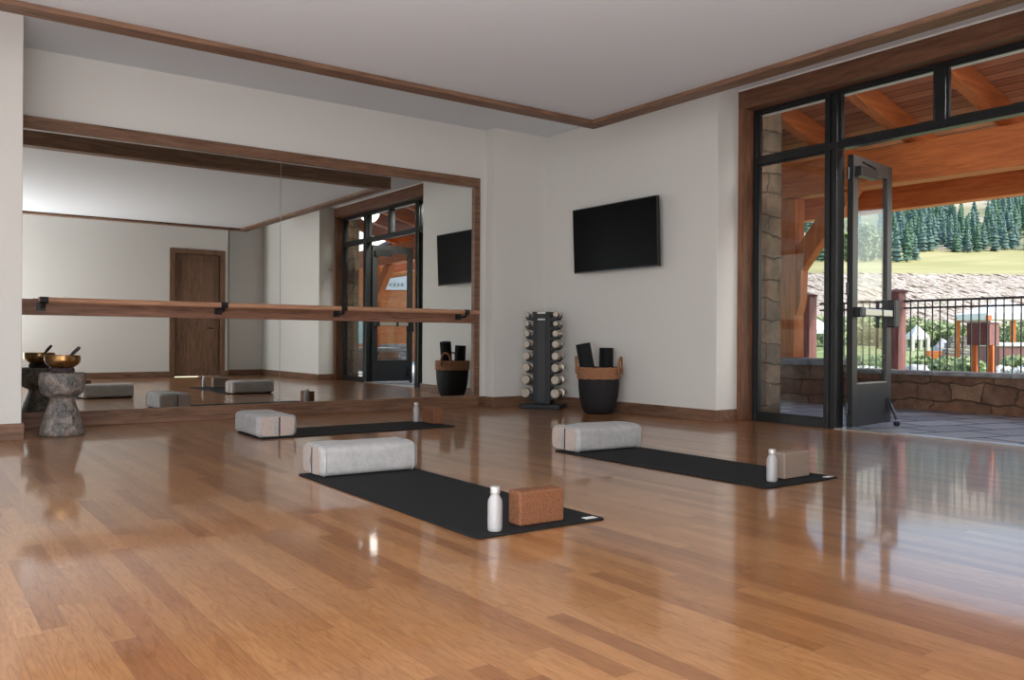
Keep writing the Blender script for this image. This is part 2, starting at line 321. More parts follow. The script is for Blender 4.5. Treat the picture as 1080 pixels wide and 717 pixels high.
# ---------------------------------------------------------------- mesh helpers
class MB:
    def __init__(s): s.bm = bmesh.new()
    def box(s, x0, x1, y0, y1, z0, z1):
        vs = [s.bm.verts.new(p) for p in ((x0,y0,z0),(x1,y0,z0),(x1,y1,z0),(x0,y1,z0),(x0,y0,z1),(x1,y0,z1),(x1,y1,z1),(x0,y1,z1))]
        for f in ((0,3,2,1),(4,5,6,7),(0,1,5,4),(1,2,6,5),(2,3,7,6),(3,0,4,7)): s.bm.faces.new([vs[i] for i in f])
        return s
    def obox(s, c, size, mat3):
        hx, hy, hz = [v/2 for v in size]; k = len(s.bm.verts)
        s.box(-hx, hx, -hy, hy, -hz, hz); s.bm.verts.ensure_lookup_table()
        for v in s.bm.verts[k:]: v.co = mat3 @ v.co + Vector(c)
        return s
    def beam(s, p, q, wd, ht, up=(0, 0, 1)):
        p, q = Vector(p), Vector(q); d = q-p; L = d.length; d.normalize(); side = d.cross(Vector(up)).normalized(); u = side.cross(d)
        return s.obox((p+q)/2, (L, wd, ht), Matrix((d, side, u)).transposed())
    def prism(s, poly, z0, z1, f=lambda x, y, z: (x, y, z)):
        a = [s.bm.verts.new(f(x, y, z0)) for x, y in poly]; b = [s.bm.verts.new(f(x, y, z1)) for x, y in poly]; n = len(poly)
        s.bm.faces.new(a[::-1]); s.bm.faces.new(b)
        for i in range(n): s.bm.faces.new((a[i], a[(i+1) % n], b[(i+1) % n], b[i]))
        return s
    def lathe(s, prof, n=32, c=(0, 0, 0), wob=0, seed=0, cap=True):
        rings = []
        for r, z in prof:
            ring = []
            for i in range(n):
                a = 2*PI*i/n; rr = r
                if wob: rr *= 1+wob*noise.noise(Vector((math.cos(a)*1.5, math.sin(a)*1.5, z*5+seed)))
                ring.append(s.bm.verts.new((c[0]+rr*math.cos(a), c[1]+rr*math.sin(a), c[2]+z)))
            rings.append(ring)
        for a, b in zip(rings, rings[1:]):
            for i in range(n): s.bm.faces.new((a[i], a[(i+1) % n], b[(i+1) % n], b[i]))
        if cap: s.bm.faces.new(rings[0][::-1]); s.bm.faces.new(rings[-1])
        return s
    def tube(s, pts, r, n=10, closed=False):
        pts = [Vector(p) for p in pts]; rings = []; prev = None; m_ = len(pts)
        rs = r if isinstance(r, (list, tuple)) else [r]*m_
        for i, p in enumerate(pts):
            if closed: t = pts[(i+1) % m_]-pts[i-1]
            else: t = pts[min(i+1, m_-1)]-pts[max(i-1, 0)]
            t.normalize()
            if prev is None:
                u = t.orthogonal().normalized()
            else: u = (prev - t*prev.dot(t)).normalized()
            prev = u; v = t.cross(u)
            rings.append([s.bm.verts.new(p+(u*math.cos(2*PI*k/n)+v*math.sin(2*PI*k/n))*rs[i]) for k in range(n)])
        pr = list(zip(rings, rings[1:]))+([(rings[-1], rings[0])] if closed else [])
        for a, b in pr:
            for k in range(n): s.bm.faces.new((a[k], a[(k+1) % n], b[(k+1) % n], b[k]))
        if not closed: s.bm.faces.new(rings[0][::-1]); s.bm.faces.new(rings[-1])
        return s
    def grid(s, fn, nu, nv, wrapu=False):
        g = [[s.bm.verts.new(fn(i/(nu if wrapu else nu-1), j/(nv-1))) for j in range(nv)] for i in range(nu)]
        for i in range(nu if wrapu else nu-1):
            for j in range(nv-1): s.bm.faces.new((g[i][j], g[(i+1) % nu][j], g[(i+1) % nu][j+1], g[i][j+1]))
        return g
    def build(s, name, mat, parent=None, bevel=0, smooth=False, seg=2, sub=0, sharp=None):
        bmesh.ops.recalc_face_normals(s.bm, faces=s.bm.faces[:])
        me = bpy.data.meshes.new(name); s.bm.to_mesh(me); s.bm.free()
        me.materials.append(mat)
        if smooth:
            for p in me.polygons: p.use_smooth = True
            if sharp: me.set_sharp_from_angle(angle=math.radians(sharp))
        o = bpy.data.objects.new(name, me); col.objects.link(o)
        if parent is not None: o.parent = parent
        if bevel:
            b = o.modifiers.new('bevel', 'BEVEL'); b.width = bevel; b.segments = seg; b.limit_method = 'ANGLE'; b.angle_limit = math.radians(40)
        if sub:
            b = o.modifiers.new('sub', 'SUBSURF'); b.levels = sub; b.render_levels = sub
        return o
def tag(o, label, cat, group=None):
    o['label'] = label; o['category'] = cat
    if group: o['group'] = group
    return o
def empty(name, loc=(0, 0, 0), rz=0, kind=None):
    o = bpy.data.objects.new(name, None); col.objects.link(o); o.location = loc; o.rotation_euler = (0, 0, rz); o.empty_display_size = .1
    if kind: o['kind'] = kind
    return o
def struct(o, label=None):
    o['kind'] = 'structure'
    if label: o['label'] = label
    return o
def children(o): return [c for c in bpy.data.objects if c.parent == o]
def copy_tree(o, parent=None):
    c = o.copy(); col.objects.link(c); c.parent = parent
    for ch in children(o): copy_tree(ch, c)
    return c
# ---------------------------------------------------------------- room dimensions
YM, YP, XR, YJ, YN = 9.195, 9.002, 7.108, 6.06, 1.80      # mirror wall, pilaster face, right wall, recess ends
XL, YB, YB2 = -4.0, -1.05, -1.5
XF = 7.65                                                   # window frame plane
ZS, ZT = 3.596, 3.131                                       # upper soffit, underside of dropped panel trim
XC, YC = .876, 8.231                                        # left pier
# ---------------------------------------------------------------- structure
struct(MB().box(XL-.2, 7.60, YB2-.2, YM+.2, -.15, 0).build('floor', M['floor']))
w_ = MB(); w_.box(XL-.2, XR+.9, YM, YM+.2, 0, 3.9); w_.box(6.25, XR, YP, YM, 0, ZS)
struct(w_.build('wall_back', M['wall']), 'pale grey painted wall carrying the big mirror')
struct(MB().box(XL, XC, YC, YM, 0, ZS).build('wall_pier', M['wall'], bevel=.006))
wr = MB()
wr.box(XR, 7.62, YJ, YM, 0, ZS)              # television wall
wr.box(XR, 7.62, YB2-.2, YN, 0, ZS)
wr.box(7.44, 7.70, YN, YJ, 3.58, 3.9)
struct(wr.build('wall_right', M['wall'], bevel=.006), 'off-white wall holding the television and the window recess')
wf = MB()
wf.box(XL-.2, 4.98, YB-.2, YB, 0, ZS); wf.box(5.96, 6.16, YB-.2, YB, 0, ZS); wf.box(4.98, 5.96, YB-.2, YB, 2.72, ZS)
wf.box(6.16, 7.62, YB2-.2, YB2, 0, ZS); wf.box(6.14, 6.16, YB2, YB, 0, ZS)
struct(wf.build('wall_front', M['wall']))
wl = MB(); wl.box(XL-.2, XL, YB-.2, YM, 0, .5); wl.box(XL-.2, XL, YB-.2, YM, 3.25, ZS); wl.box(XL-.2, XL, YB-.2, 0, .5, 3.25); wl.box(XL-.2, XL, 6.4, YM, .5, 3.25)
struct(wl.build('wall_left', M['wall']))
wn = empty('window_2', (XL-.1, 3.2, .5), kind='structure')
MB().box(-.01, .01, -3.2, 3.2, 0, 2.75).build('pane', M['glass'], wn)
f_ = MB()
for y in (-3.17, -1.6, 0, 1.6, 3.17): f_.box(-.04, .04, y-.03, y+.03, 0, 2.75)
f_.box(-.04, .04, -3.2, 3.2, 0, .06); f_.box(-.04, .04, -3.2, 3.2, 2.69, 2.75); f_.build('window_frame', M['black_metal'], wn)
struct(MB().box(XL-.2, 7.72, YB2-.2, YM+.2, ZS, ZS+.15).build('ceiling', M['ceiling']))
# dropped ceiling panel with wood edge
XT, YT, TW = 6.074, 6.88, .175
XTL, YTB = -3.2, .35
struct(MB().box(XTL+.02, XT-.02, YTB+.02, YT-.02, ZT+.042, ZT+.10).build('ceiling_panel', M['ceiling']))
tr = MB()
def ring_trim(x0, x1, y0, y1, z0, z1, t, b_): b_.box(x0, x1, y1-t, y1, z0, z1)
tr.box(XTL, XT, YT-TW, YT, ZT, ZT+.04)
tr.box(XTL, XT, YT-.03, YT, ZT+.041, ZT+.40)
tr.box(XTL, XT, YTB, YTB+TW, ZT, ZT+.04); tr.box(XTL, XT, YTB, YTB+.03, ZT+.041, ZT+.12)
struct(tr.build('trim_1', M['oak_x'], bevel=.003), 'dark oak trim edging the dropped ceiling panel along the mirror wall')
tr = MB()
tr.box(XT-TW, XT, YTB+TW, YT-TW, ZT, ZT+.04); tr.box(XT-.03, XT, YTB+.03, YT-.03, ZT+.041, ZT+.12)
tr.box(XTL, XTL+TW, YTB+TW, YT-TW, ZT, ZT+.04)
struct(tr.build('trim_2', M['oak_y'], bevel=.003), 'dark oak trim edging the dropped ceiling panel along the window side')
# baseboards
BH = .128
bb = MB(); bb.box(6.14, 6.25, YM-.02, YM, 0, BH); bb.box(6.23, 6.25, YP-.02, YM-.02, 0, BH); bb.box(6.25, XR, YP-.02, YP, 0, BH)
struct(bb.build('baseboard_back', M['oak_x'], bevel=.004))
bb = MB(); bb.box(XR-.02, XR, YJ-.02, YP-.02, 0, BH); bb.box(XR, 7.44, YJ-.02, YJ, 0, BH)
bb.box(XR-.02, XR, YB2, YN+.02, 0, BH); bb.box(XR, 7.44, YN, YN+.02, 0, BH)
struct(bb.build('baseboard_right', M['oak_y'], bevel=.004))
bb = MB(); bb.box(XL, XC+.02, YC-.02, YC, 0, .14); bb.box(XC, XC+.02, YC, YM, 0, .14)
struct(bb.build('baseboard_left', M['oak_x'], bevel=.004))
bb = MB(); bb.box(XL, 4.87, YB, YB+.02, 0, BH); bb.box(6.07, 6.16, YB, YB+.02, 0, BH); bb.box(6.16, XR, YB2, YB2+.02, 0, BH)
struct(bb.build('baseboard_front', M['oak_x'], bevel=.004))
# door in the front wall, seen only in the mirror
d3 = empty('door_3', (4.92, YB, 0), kind='structure')
dm = MB(); dm.box(.06, 1.04, -.09, -.05, .01, 2.72)
dl = dm.build('door_leaf', M['oak_z'], d3, bevel=.003)
pm = MB()
for z0, z1 in ((.18, .95), (1.1, 2.55)):
    pm.box(.19, .91, -.049, -.044, z0, z1)
pm.build('recessed_panel', M['oak_z'], d3, bevel=.004)
cm = MB(); cm.box(-.05, .06, -.09, .025, 0, 2.83); cm.box(1.04, 1.15, -.09, .025, 0, 2.83); cm.box(.06, 1.04, -.09, .025, 2.72, 2.83)
cm.build('door_casing', M['oak_z'], d3, bevel=.004)
hm = MB(); hm.tube([(.90, -.045, 1.08), (.90, .0, 1.08)], .012); hm.tube([(.905, .0, 1.08), (.77, .0, 1.08)], .011); hm.lathe([(.028, 0), (.028, .01)], 16, (.9, -.045, 1.075))
hm.build('door_handle', M['black_plastic'], d3)
# ---------------------------------------------------------------- window wall: casing, frames, glass
cs = MB()
cs.box(7.44, 7.70, YN, YJ, 3.385, 3.58)
struct(cs.build('trim_3', M['casing_y'], bevel=.005), 'dark stained wood casing across the top of the window wall')
cs = MB(); cs.box(7.44, 7.70, YJ-.075, YJ, 0, 3.385); cs.box(7.44, 7.70, YN, YN+.075, 0, 3.385)
struct(cs.build('trim_4', M['casing_z'], bevel=.005), 'dark stained wood casing standing at the sides of the window wall')
YA0, YA1 = YN+.075, YJ-.075       # frame extents
wd = empty('window_1', (XF, 0, 0), kind='structure')
fr = MB(); a, b2 = -.05, .05
fr.box(a, b2, YA1-.05, YA1, 0, 3.385); fr.box(a, b2, YA0, YA0+.05, 0, 3.385)
fr.box(a, b2, YA0+.05, YA1-.05, 3.345, 3.385); fr.box(a-.01, b2, YA0+.05, YA1-.05, 2.785, 2.862)
fr.box(a, b2, 5.095, YA1-.05, 0, .085); fr.box(a, b2, YA0+.05, 2.85, 0, .085)
fr.box(a, b2, 3.88, 3.985, 2.862, 3.345)
for y0 in (4.95, 2.86):
    fr.box(a-.015, b2+.015, y0, y0+.055, 0, 3.345); fr.box(a-.015, b2+.015, y0+.085, y0+.14, 0, 3.345); fr.box(a+.01, b2-.01, y0+.055, y0+.085, 0, 3.345)
fr.build('window_frame', M['black_metal'], wd, bevel=.004)
for (y0, y1, z0, z1) in ((5.09, YA1-.05, .085, 2.785), (5.09, YA1-.05, 2.862, 3.345), (3.985, 4.95, 2.862, 3.345), (3.0, 3.88, 2.862, 3.345), (YA0+.05, 2.86, .085, 2.785), (YA0+.05, 2.86, 2.862, 3.345)):
    MB().box(-.006, .006, y0, y1, z0, z1).build('pane', M['glass'], wd)
    g = MB(); t = .018
    g.box(-.03, -.008, y0, y1, z1-t, z1); g.box(-.03, -.008, y0, y1, z0, z0+t); g.box(-.03, -.008, y0, y0+t, z0+t, z1-t); g.box(-.03, -.008, y1-t, y1, z0+t, z1-t)
    g.build('glazing_bead', M['black_metal'], wd)
struct(MB().box(7.56, 7.70, 3.0, 4.95, -.02, .012).build('threshold', M['steel'], bevel=.003), 'metal threshold strip under the open doors')
struct(MB().box(7.74, 7.82, 1.5, 6.06, 3.36, 3.44).build('trim_5', M['white']), 'pale flashing above the glass outside')
def door_leaf(name, hinge, ang, sgn, label):
    # leaf local: x from 0 to L along leaf, y thickness
    root = empty(name, hinge, ang, 'structure'); root['label'] = label; L, H = .93, 2.735; st = .115
    f = MB(); y0, y1 = -.028, .028
    f.box(0, st, y0, y1, .015, H); f.box(L-st, L, y0, y1, .015, H); f.box(st, L-st, y0, y1, H-.14, H); f.box(st, L-st, y0, y1, .015, .44)
    f.build('door_frame', M['door_metal'], root, bevel=.004)
    MB().box(st, L-st, -.005, .005, .44, H-.14).build('door_pane', M['glass'], root)
    e = MB(); e.box(-.004, .0, -.03, .03, .015, H); e.build('edge_strip', M['black_metal'], root)
    s = MB(); s.box(st, L-st, y0*1.0, y0*1.0+.02, .44, .452).build('glass_stop', M['steel'], root)
    k = -1*sgn
    c = MB(); c.box(.03, .42, min(k*.03, k*.10), max(k*.03, k*.10), H-.215, H-.115); c.build('door_closer', M['black_plastic'], root, bevel=.006)
    c = MB(); c.beam((.40, k*.085, H-.10), (.02, k*.12, H-.09), .024, .012); c.build('closer_arm', M['black_plastic'], root)
    # exit bar
    p = MB(); p.box(.10, .78, min(k*.045, k*.105), max(k*.045, k*.105), 1.130, 1.200); pb = p.build('push_bar', M['steel'], root, bevel=.008)
    p = MB(); p.box(.02, .13, min(k*.029, k*.11), max(k*.029, k*.11), 1.115, 1.215); p.box(.50, .56, min(k*.029, k*.108), max(k*.029, k*.108), 1.122, 1.208)
    p.box(.80, .91, min(k*.029, k*.12), max(k*.029, k*.12), 1.02, 1.31); p.build('bar_housing', M['black_plastic'], root, bevel=.012)
    h = MB(); h.tube([(.87, -k*.03, .8), (.87, -k*.09, .8), (.87, -k*.09, 1.3), (.87, -k*.03, 1.3)], .013, 8); h.build('pull_handle', M['black_plastic'], root)
    for z in (.2, 1.4, 2.55): MB().tube([(-.012, -k*.02, z-.06), (-.012, -k*.02, z+.06)], .014, 10).build('hinge', M['black_metal'], root)
    # flip-down stop near the free edge
    b_ = MB(); b_.box(.80, .86, min(k*.029, k*.05), max(k*.029, k*.05), .12, .28); b_.beam((.83, k*.05, .24), (.83, k*.13, .05), .028, .022); b_.lathe([(.02, 0), (.032, .01), (.034, .035), (.02, .05)], 12, (.83, k*.13, -.018)); b_.tube([(.83, k*.05, .22), (.88, k*.09, .25)], .012, 8)
    b_.build('kick_down_stop', M['black_plastic'], root)
    return root
door_leaf('door_1', (7.72, 4.885, 0), math.radians(7.5), 1, 'dark framed glass door standing open, left leaf next to the sidelight')
door_leaf('door_2', (7.70, 3.03, 0), math.radians(-2), -1, 'dark framed glass door standing open, right leaf seen in the mirror')
# ---------------------------------------------------------------- mirror
mz0, mz1, fz1 = .148, 2.832, 2.948
mr = tag(empty('wall_mirror', (1, YM, 0)), 'huge wood framed wall mirror of two sheets running behind the wooden barre', 'mirror')
f = MB(); x0, x1 = XC-1+.001, 5.132
f.box(x0, x1, -.05, -.001, mz1, fz1); f.box(x0, x1, -.05, -.001, 0.001, mz0); f.box(5.05, x1, -.05, -.001, mz0, mz1)
f.build('mirror_frame', M['oak_x'], mr, bevel=.003)
for xa, xb in ((x0, 2.478), (2.484, 5.05)):
    MB().box(xa, xb, -.012, -.002, mz0, mz1).build('mirror_sheet', M['mirror'], mr)
MB().box(2.479, 2.483, -.0135, -.002, mz0, mz1).build('seam_strip', M['steel'], mr)
MB().box(x0, 5.05, -.022, -.0125, mz1-.012, mz1-.001).build('top_clip_rail', M['steel'], mr)
br = tag(empty('ballet_barre', (1, YM, 0)), 'long reddish wooden barre on black brackets across the mirror', 'ballet barre')
MB().box(x0+.001, 5.049, -.048, -.0225, 1.075, 1.225).build('mounting_board', M['board'], br, bevel=.003)
rl = MB(); rl.tube([(.085, -.245, 1.21), (5.12-.14, -.245, 1.21)], .027, 20); rl.build('rail', M['bar'], br, smooth=True, sharp=50)
for bx in (.13, 1.79, 3.14, 4.80):
    p = MB(); p.box(bx-.04, bx+.04, -.056, -.0485, 1.115, 1.195); p.tube([(bx, -.055, 1.15), (bx, -.20, 1.15), (bx, -.235, 1.16), (bx, -.245, 1.182)], .016, 10)
    p.tube([(bx-.035, -.245, 1.21), (bx+.035, -.245, 1.21)], .0315, 16); p.build('bracket', M['black_plastic'], br)
# ---------------------------------------------------------------- television
tv = tag(empty('television', (6.97, 7.52, 1.706), 0), 'black flat television tilted slightly forward on the off-white wall', 'television')
rt = Matrix.Rotation(math.radians(2.4), 3, 'Y')
def rot_box(mb, x0_, x1_, y0_, y1_, z0_, z1_):
    k = len(mb.bm.verts); mb.box(x0_, x1_, y0_, y1_, z0_, z1_); mb.bm.verts.ensure_lookup_table()
    for v in mb.bm.verts[k:]: v.co = Matrix.Rotation(math.radians(-2.4), 3, 'Y') @ v.co
hw = .735
p = MB(); rot_box(p, 0, .04, -hw, hw, 0, .80); p.build('casing', M['bezel'], tv, bevel=.004)
p = MB(); rot_box(p, -.002, .003, -hw+.012, hw-.012, .014, .788); p.build('screen', M['screen'], tv)
p = MB(); p.box(.045, .136, -.25, .25, .2, .6); p.build('wall_mount', M['black_plastic'], tv)
# ---------------------------------------------------------------- yoga mats
def yoga_mat(x0, x1, y0, y1, rz, label, tagcorner, rc=.035):
    cx, cy = (x0+x1)/2, (y0+y1)/2
    root = tag(empty('yoga_mat', (cx, cy, 0), rz), label, 'yoga mat', 'yoga mats')
    hx, hy = (x1-x0)/2, (y1-y0)/2; poly = []
    for sx, sy, a0 in ((1, 1, 0), (-1, 1, 90), (-1, -1, 180), (1, -1, 270)):
        for k in range(6):
            a = math.radians(a0+k*18); poly.append((sx*(hx-rc)+rc*math.cos(a), sy*(hy-rc)+rc*math.sin(a)))
    MB().prism(poly, .0008, .008).build('mat_sheet', M['mat'], root, bevel=.002)
    tx, ty = tagcorner
    MB().prism([(tx-.035, ty-.02), (tx+.035, ty-.02), (tx+.035, ty+.02), (tx-.035, ty+.02)], .0083, .0095).build('mat_tag', M['label'], root)
    return root
yoga_mat(2.065, 2.81, 3.06, 5.17, math.radians(-.8), 'black yoga mat nearest the camera, with bottle and cork block at its end', (.31, -1.0))
yoga_mat(4.15, 4.88, 3.15, 5.16, math.radians(-.4), 'black yoga mat nearer the glass doors, holding a pale cork block', (.31, -.96))
yoga_mat(2.565, 4.52, 7.14, 7.84, math.radians(0), 'black yoga mat lying along the mirror, farthest back', (.92, .30))
# ---------------------------------------------------------------- bolsters
def bolster(cx, cy, rz, label, seed=0):
    L, D, H = .66, .35, .188
    root = tag(empty('bolster', (cx, cy, .009), rz), label, 'bolster', 'meditation bolsters')
    mb = MB(); nu, nv = 48, 26
    def sec(a):
        c_, s_ = math.cos(a), math.sin(a); e = .34
        return (math.copysign(abs(c_)**e, c_), math.copysign(abs(s_)**e, s_))
    def fn(u, v):
        y_, z_ = sec(2*PI*u)
        t = -1+2*v; ax = abs(t)
        shr = 1 if ax < .90 else 1-.13*((ax-.90)/.10)**2.2
        x = t*L/2
        if ax > .999: x = math.copysign(L/2, t)
        nz = noise.noise(Vector((x*6+seed, y_*2, z_*2)))*.006 + noise.noise(Vector((x*20+seed, y_*5, z_*5)))*.002
        yy = y_*D/2*shr + y_*nz; zz = H/2 + z_*(H/2)*(1-(1-shr)*.8)*(1+.05*(1-t*t)*(z_ > 0)) + (z_*nz if z_ > -.5 else 0)
        return (x, yy, max(0.0, zz))
    g = mb.grid(fn, nu, nv, wrapu=True)
    mb.bm.faces.new([g[i][0] for i in range(nu)]); mb.bm.faces.new([g[i][-1] for i in range(nu)][::-1])
    mb.build('bolster_body', M['linen'], root, smooth=True, sharp=60)
    for sgn in (-1, 1):
        e = MB(); a = []
        for i in range(nu):
            y_, z_ = sec(2*PI*i/nu); a.append((y_*D/2*.86, H/2+z_*H/2*.895))
        e.prism(a, 0, .004, lambda x, y, z: (sgn*(L/2+.0005+z), x, y)); e.build('end_panel', M['linen_warm'], root)
        # carrying strap across the end
        s_ = MB(); pts = [(sgn*(L/2-.035), .028, H-.004), (sgn*(L/2+.004), .02, H*.86), (sgn*(L/2+.017), .015, H*.5), (sgn*(L/2+.004), .01, H*.12)]
        for p0, p1 in zip(pts, pts[1:]): s_.beam(p0, p1, .004, .030, up=(0, 1, 0))
        s_.build('strap', M['linen'], root)
        z_ = MB(); z_.box(min(sgn*(L/2+.002), sgn*(L/2+.0065)), max(sgn*(L/2+.002), sgn*(L/2+.0065)), -.022, -.010, H*.06, H*.92); z_.build('zip_slit', M['cushion'], root)
    # piping seams
    for sgn in (-1, 1):
        t = sgn*.86; s_ = MB(); pts = []
        for i in range(40):
            y_, z_ = sec(2*PI*i/40); pts.append((sgn*(L/2-.030), y_*D/2*1.0, max(.004, H/2+z_*H/2*1.01)))
        s_.tube(pts, .004, 6, closed=True); s_.build('piping', M['linen'], root, smooth=True)
    return root
bolster(2.475, 5.08, math.radians(-3), 'grey linen bolster on the near end of the closest mat, by the floor centre', 1)
bolster(4.55, 5.09, math.radians(-3), 'grey linen bolster on the mat nearer the glass doors', 7)
bolster(2.715, 7.51, math.radians(88.5), 'pale bolster set crosswise on the mat beside the mirror', 13)
# ---------------------------------------------------------------- cork blocks and bottles
def cork_block(cx, cy, rz, mat_, label):
    root = empty('cork_block', (cx, cy, .009), rz); tag(root, label, 'yoga block', 'cork yoga blocks')
    m_ = MB(); m_.box(-.128, .128, -.05, .05, 0, .158); m_.build('block_body', mat_, root, bevel=.010, seg=3)
    return root
def cork_one(cx, cy, rz, mat_, label, size=(.128, .05, .158)):
    m_ = MB(); m_.box(-size[0], size[0], -size[1], size[1], 0, size[2])
    o = m_.build('cork_block', mat_, bevel=.010, seg=3); o.location = (cx, cy, .009); o.rotation_euler = (0, 0, rz)
    return tag(o, label, 'yoga block', 'cork yoga blocks')
cork_one(2.465, 3.185, math.radians(-2), M['cork'], 'brown cork block beside the bottle on the mat closest to the camera')
cork_one(4.62, 3.335, math.radians(0), M['cork_pale'], 'pale greyish cork block on the mat nearer the glass doors', (.13, .055, .163))
cork_one(4.485, 7.555, math.radians(90), M['cork'], 'orange-brown cork block at the end of the mat by the mirror', (.118, .052, .158))
def bottle(cx, cy, label):
    root = tag(empty('water_bottle', (cx, cy, .009)), label, 'bottle', 'frosted water bottles')
    MB().lathe([(.0, 0), (.029, 0), (.0325, .005), (.0335, .02), (.0335, .125), (.031, .14), (.023, .155), (.019, .163), (.019, .170)], 28, cap=False).build('bottle_body', M['bottle'], root, smooth=True, sharp=60)
    MB().lathe([(.0, .166), (.0205, .166), (.0215, .170), (.0215, .196), (.019, .199), (0, .199)], 28, cap=False).build('bottle_cap', M['bottle_cap'], root, smooth=True, sharp=40)
    MB().tube([(.0225*math.cos(i*PI/10), .0225*math.sin(i*PI/10), .172) for i in range(20)], .0018, 6, True).build('cap_ring', M['steel'], root)
    return root
bottle(2.195, 3.14, 'frosted white bottle standing by the brown block on the closest mat')
bottle(4.365, 3.28, 'slim pale bottle in front of the greyish block near the glass doors')
bottle(4.40, 7.735, 'small pale bottle behind the orange-brown block near the mirror')
# ---------------------------------------------------------------- stool, bowl, mallet
st = MB(); st.lathe([(.0, 0), (.175, 0), (.186, .012), (.180, .05), (.156, .14), (.130, .22), (.108, .285), (.097, .32), (.105, .335), (.138, .350), (.166, .375), (.182, .41), (.187, .46), (.187, .525), (.183, .545), (.175, .552), (0, .552)], 48, wob=.05, cap=False)
so = st.build('carved_stool', M['stool'], smooth=True, sharp=70); so.location = (1.215, 8.44, 0)
tag(so, 'waisted grey-brown carved stool beside the left wall, under the brass bowl', 'stool')
cu = MB()
for k in range(22):
    a = 2*PI*k/22; cu.tube([(.088*math.cos(a)+.026*math.cos(b_)*math.cos(a), .088*math.sin(a)+.026*math.cos(b_)*math.sin(a), .020+.019*math.sin(b_)) for b_ in [i*2*PI/10 for i in range(10)]], .0098, 6, True)
cu.lathe([(.07, .006), (.108, .006), (.108, .034), (.07, .034)], 30)
co = cu.build('ring_cushion', M['cushion'], smooth=True, sharp=60); co.location = (1.215, 8.44, .553); co.scale = (.80, .80, 1)
tag(co, 'dark ribbed ring cushion between the stool and the brass bowl', 'cushion')
bz = .588
bw = MB(); bw.lathe([(0, .0), (.055, .0), (.100, .016), (.136, .048), (.146, .082), (.142, .112), (.144, .118), (.137, .118), (.138, .085), (.128, .055), (.098, .025), (.06, .010), (0, .009)], 48, cap=False)
bo = bw.build('singing_bowl', M['brass'], smooth=True, sharp=70); bo.location = (1.215, 8.44, bz)
tag(bo, 'hammered brass singing bowl resting on top of the carved stool', 'bowl')
ml = tag(empty('mallet', (1.215, 8.44, bz)), 'dark wooden mallet leaning out of the brass bowl', 'mallet')
dirv = RGT*.80; p0 = Vector((0, 0, .035))-RGT*.02; p1 = Vector((0, 0, .190))+RGT*.150
q = p0.lerp(p1, .62)
MB().tube([p0, q], [.009, .010], 12).build('mallet_handle', M['mallet'], ml, smooth=True, sharp=60)
MB().tube([q, p0.lerp(p1, .66), p0.lerp(p1, .97), p1], [.012, .015, .015, .010], 12).build('mallet_grip', M['cushion'], ml, smooth=True, sharp=60)
# ---------------------------------------------------------------- basket and rolled mats
BX, BY = 6.765, 7.55
bk = tag(empty('woven_basket', (BX, BY, 0)), 'tall black woven basket with brown rope rim in front of the wall', 'basket')
b_ = MB()
b_.lathe([(0, .002), (.150, .002), (.172, .02), (.205, .10), (.228, .20), (.240, .32), (.245, .45), (.246, .545), (.228, .545), (.226, .33), (.19, .10), (.14, .03), (0, .03)], 56, cap=False)
b_.build('basket_body', M['basket'], bk, smooth=True, sharp=50)
rb = MB()
for k in range(7):
    z = .422+k*.0195; rb.tube([((.248)*math.cos(i*2*PI/48), (.248)*math.sin(i*2*PI/48), z+.0025*math.sin(i*1.7+k*2)) for i in range(48)], .0115, 7, True)
rb.build('rope_rim', M['rope'], bk, smooth=True)
ha = math.atan2(RGT.y, RGT.x)
for sa in (ha+math.radians(-22), ha+PI+math.radians(0)):
    h = MB(); pts = []
    for i in range(17):
        t = i/16*PI; off = .075*math.cos(t); z = .52+.145*math.sin(t)**.8 if 0 < i < 16 else .47
        r_ = .257+.012*math.sin(t)
        pts.append((r_*math.cos(sa)-off*math.sin(sa), r_*math.sin(sa)+off*math.cos(sa), z))
    h.tube(pts, .0125, 8); h.tube([(p[0], p[1], p[2]+.004*math.sin(i*3)) for i, p in enumerate(pts)], .0145, 6)
    h.build('handle', M['rope'], bk, smooth=True)
def rolled_mat(base, top, r, label):
    base, top = Vector(base), Vector(top); d = (top-base); L = d.length
    mb = MB(); pts = []; turns = 4.2; n = 110; th = .0075
    for i in range(n+1):
        a = turns*2*PI*i/n; rr = r*(.22+.78*i/n); pts.append((rr*math.cos(a), rr*math.sin(a)))
    o_ = []; 
    for i, (x, y) in enumerate(pts):
        rr = math.hypot(x, y); o_.append((x*(rr-th)/rr, y*(rr-th)/rr))
    vs = [[mb.bm.verts.new((p[0], p[1], z)) for p in pp] for pp in (pts, o_) for z in (0, L)]
    for i in range(n):
        for a_, b__ in ((0, 1), (3, 2), (1, 3), (2, 0)): mb.bm.faces.new((vs[a_][i], vs[a_][i+1], vs[b__][i+1], vs[b__][i]))
    for i in (0, n): mb.bm.faces.new([vs[k][i] for k in (0, 1, 3, 2)])
    o = mb.build('rolled_yoga_mat', M['mat'], smooth=True, sharp=50)
    o.location = base; o.rotation_euler = d.to_track_quat('Z', 'Y').to_euler()
    return tag(o, label, 'rolled yoga mat', 'rolled mats in the basket')
c_ = Vector((BX, BY, 0))
rolled_mat(c_-RGT*.060+FWD*-.03+Vector((0, 0, .10)), c_-RGT*.195+Vector((0, 0, .825))+FWD*-.03, .092, 'black rolled yoga mat leaning left in the basket')
rolled_mat(c_+RGT*.090+FWD*.06+Vector((0, 0, .06)), c_+RGT*.105+FWD*.09+Vector((0, 0, .775)), .090, 'black rolled yoga mat standing right in the basket')
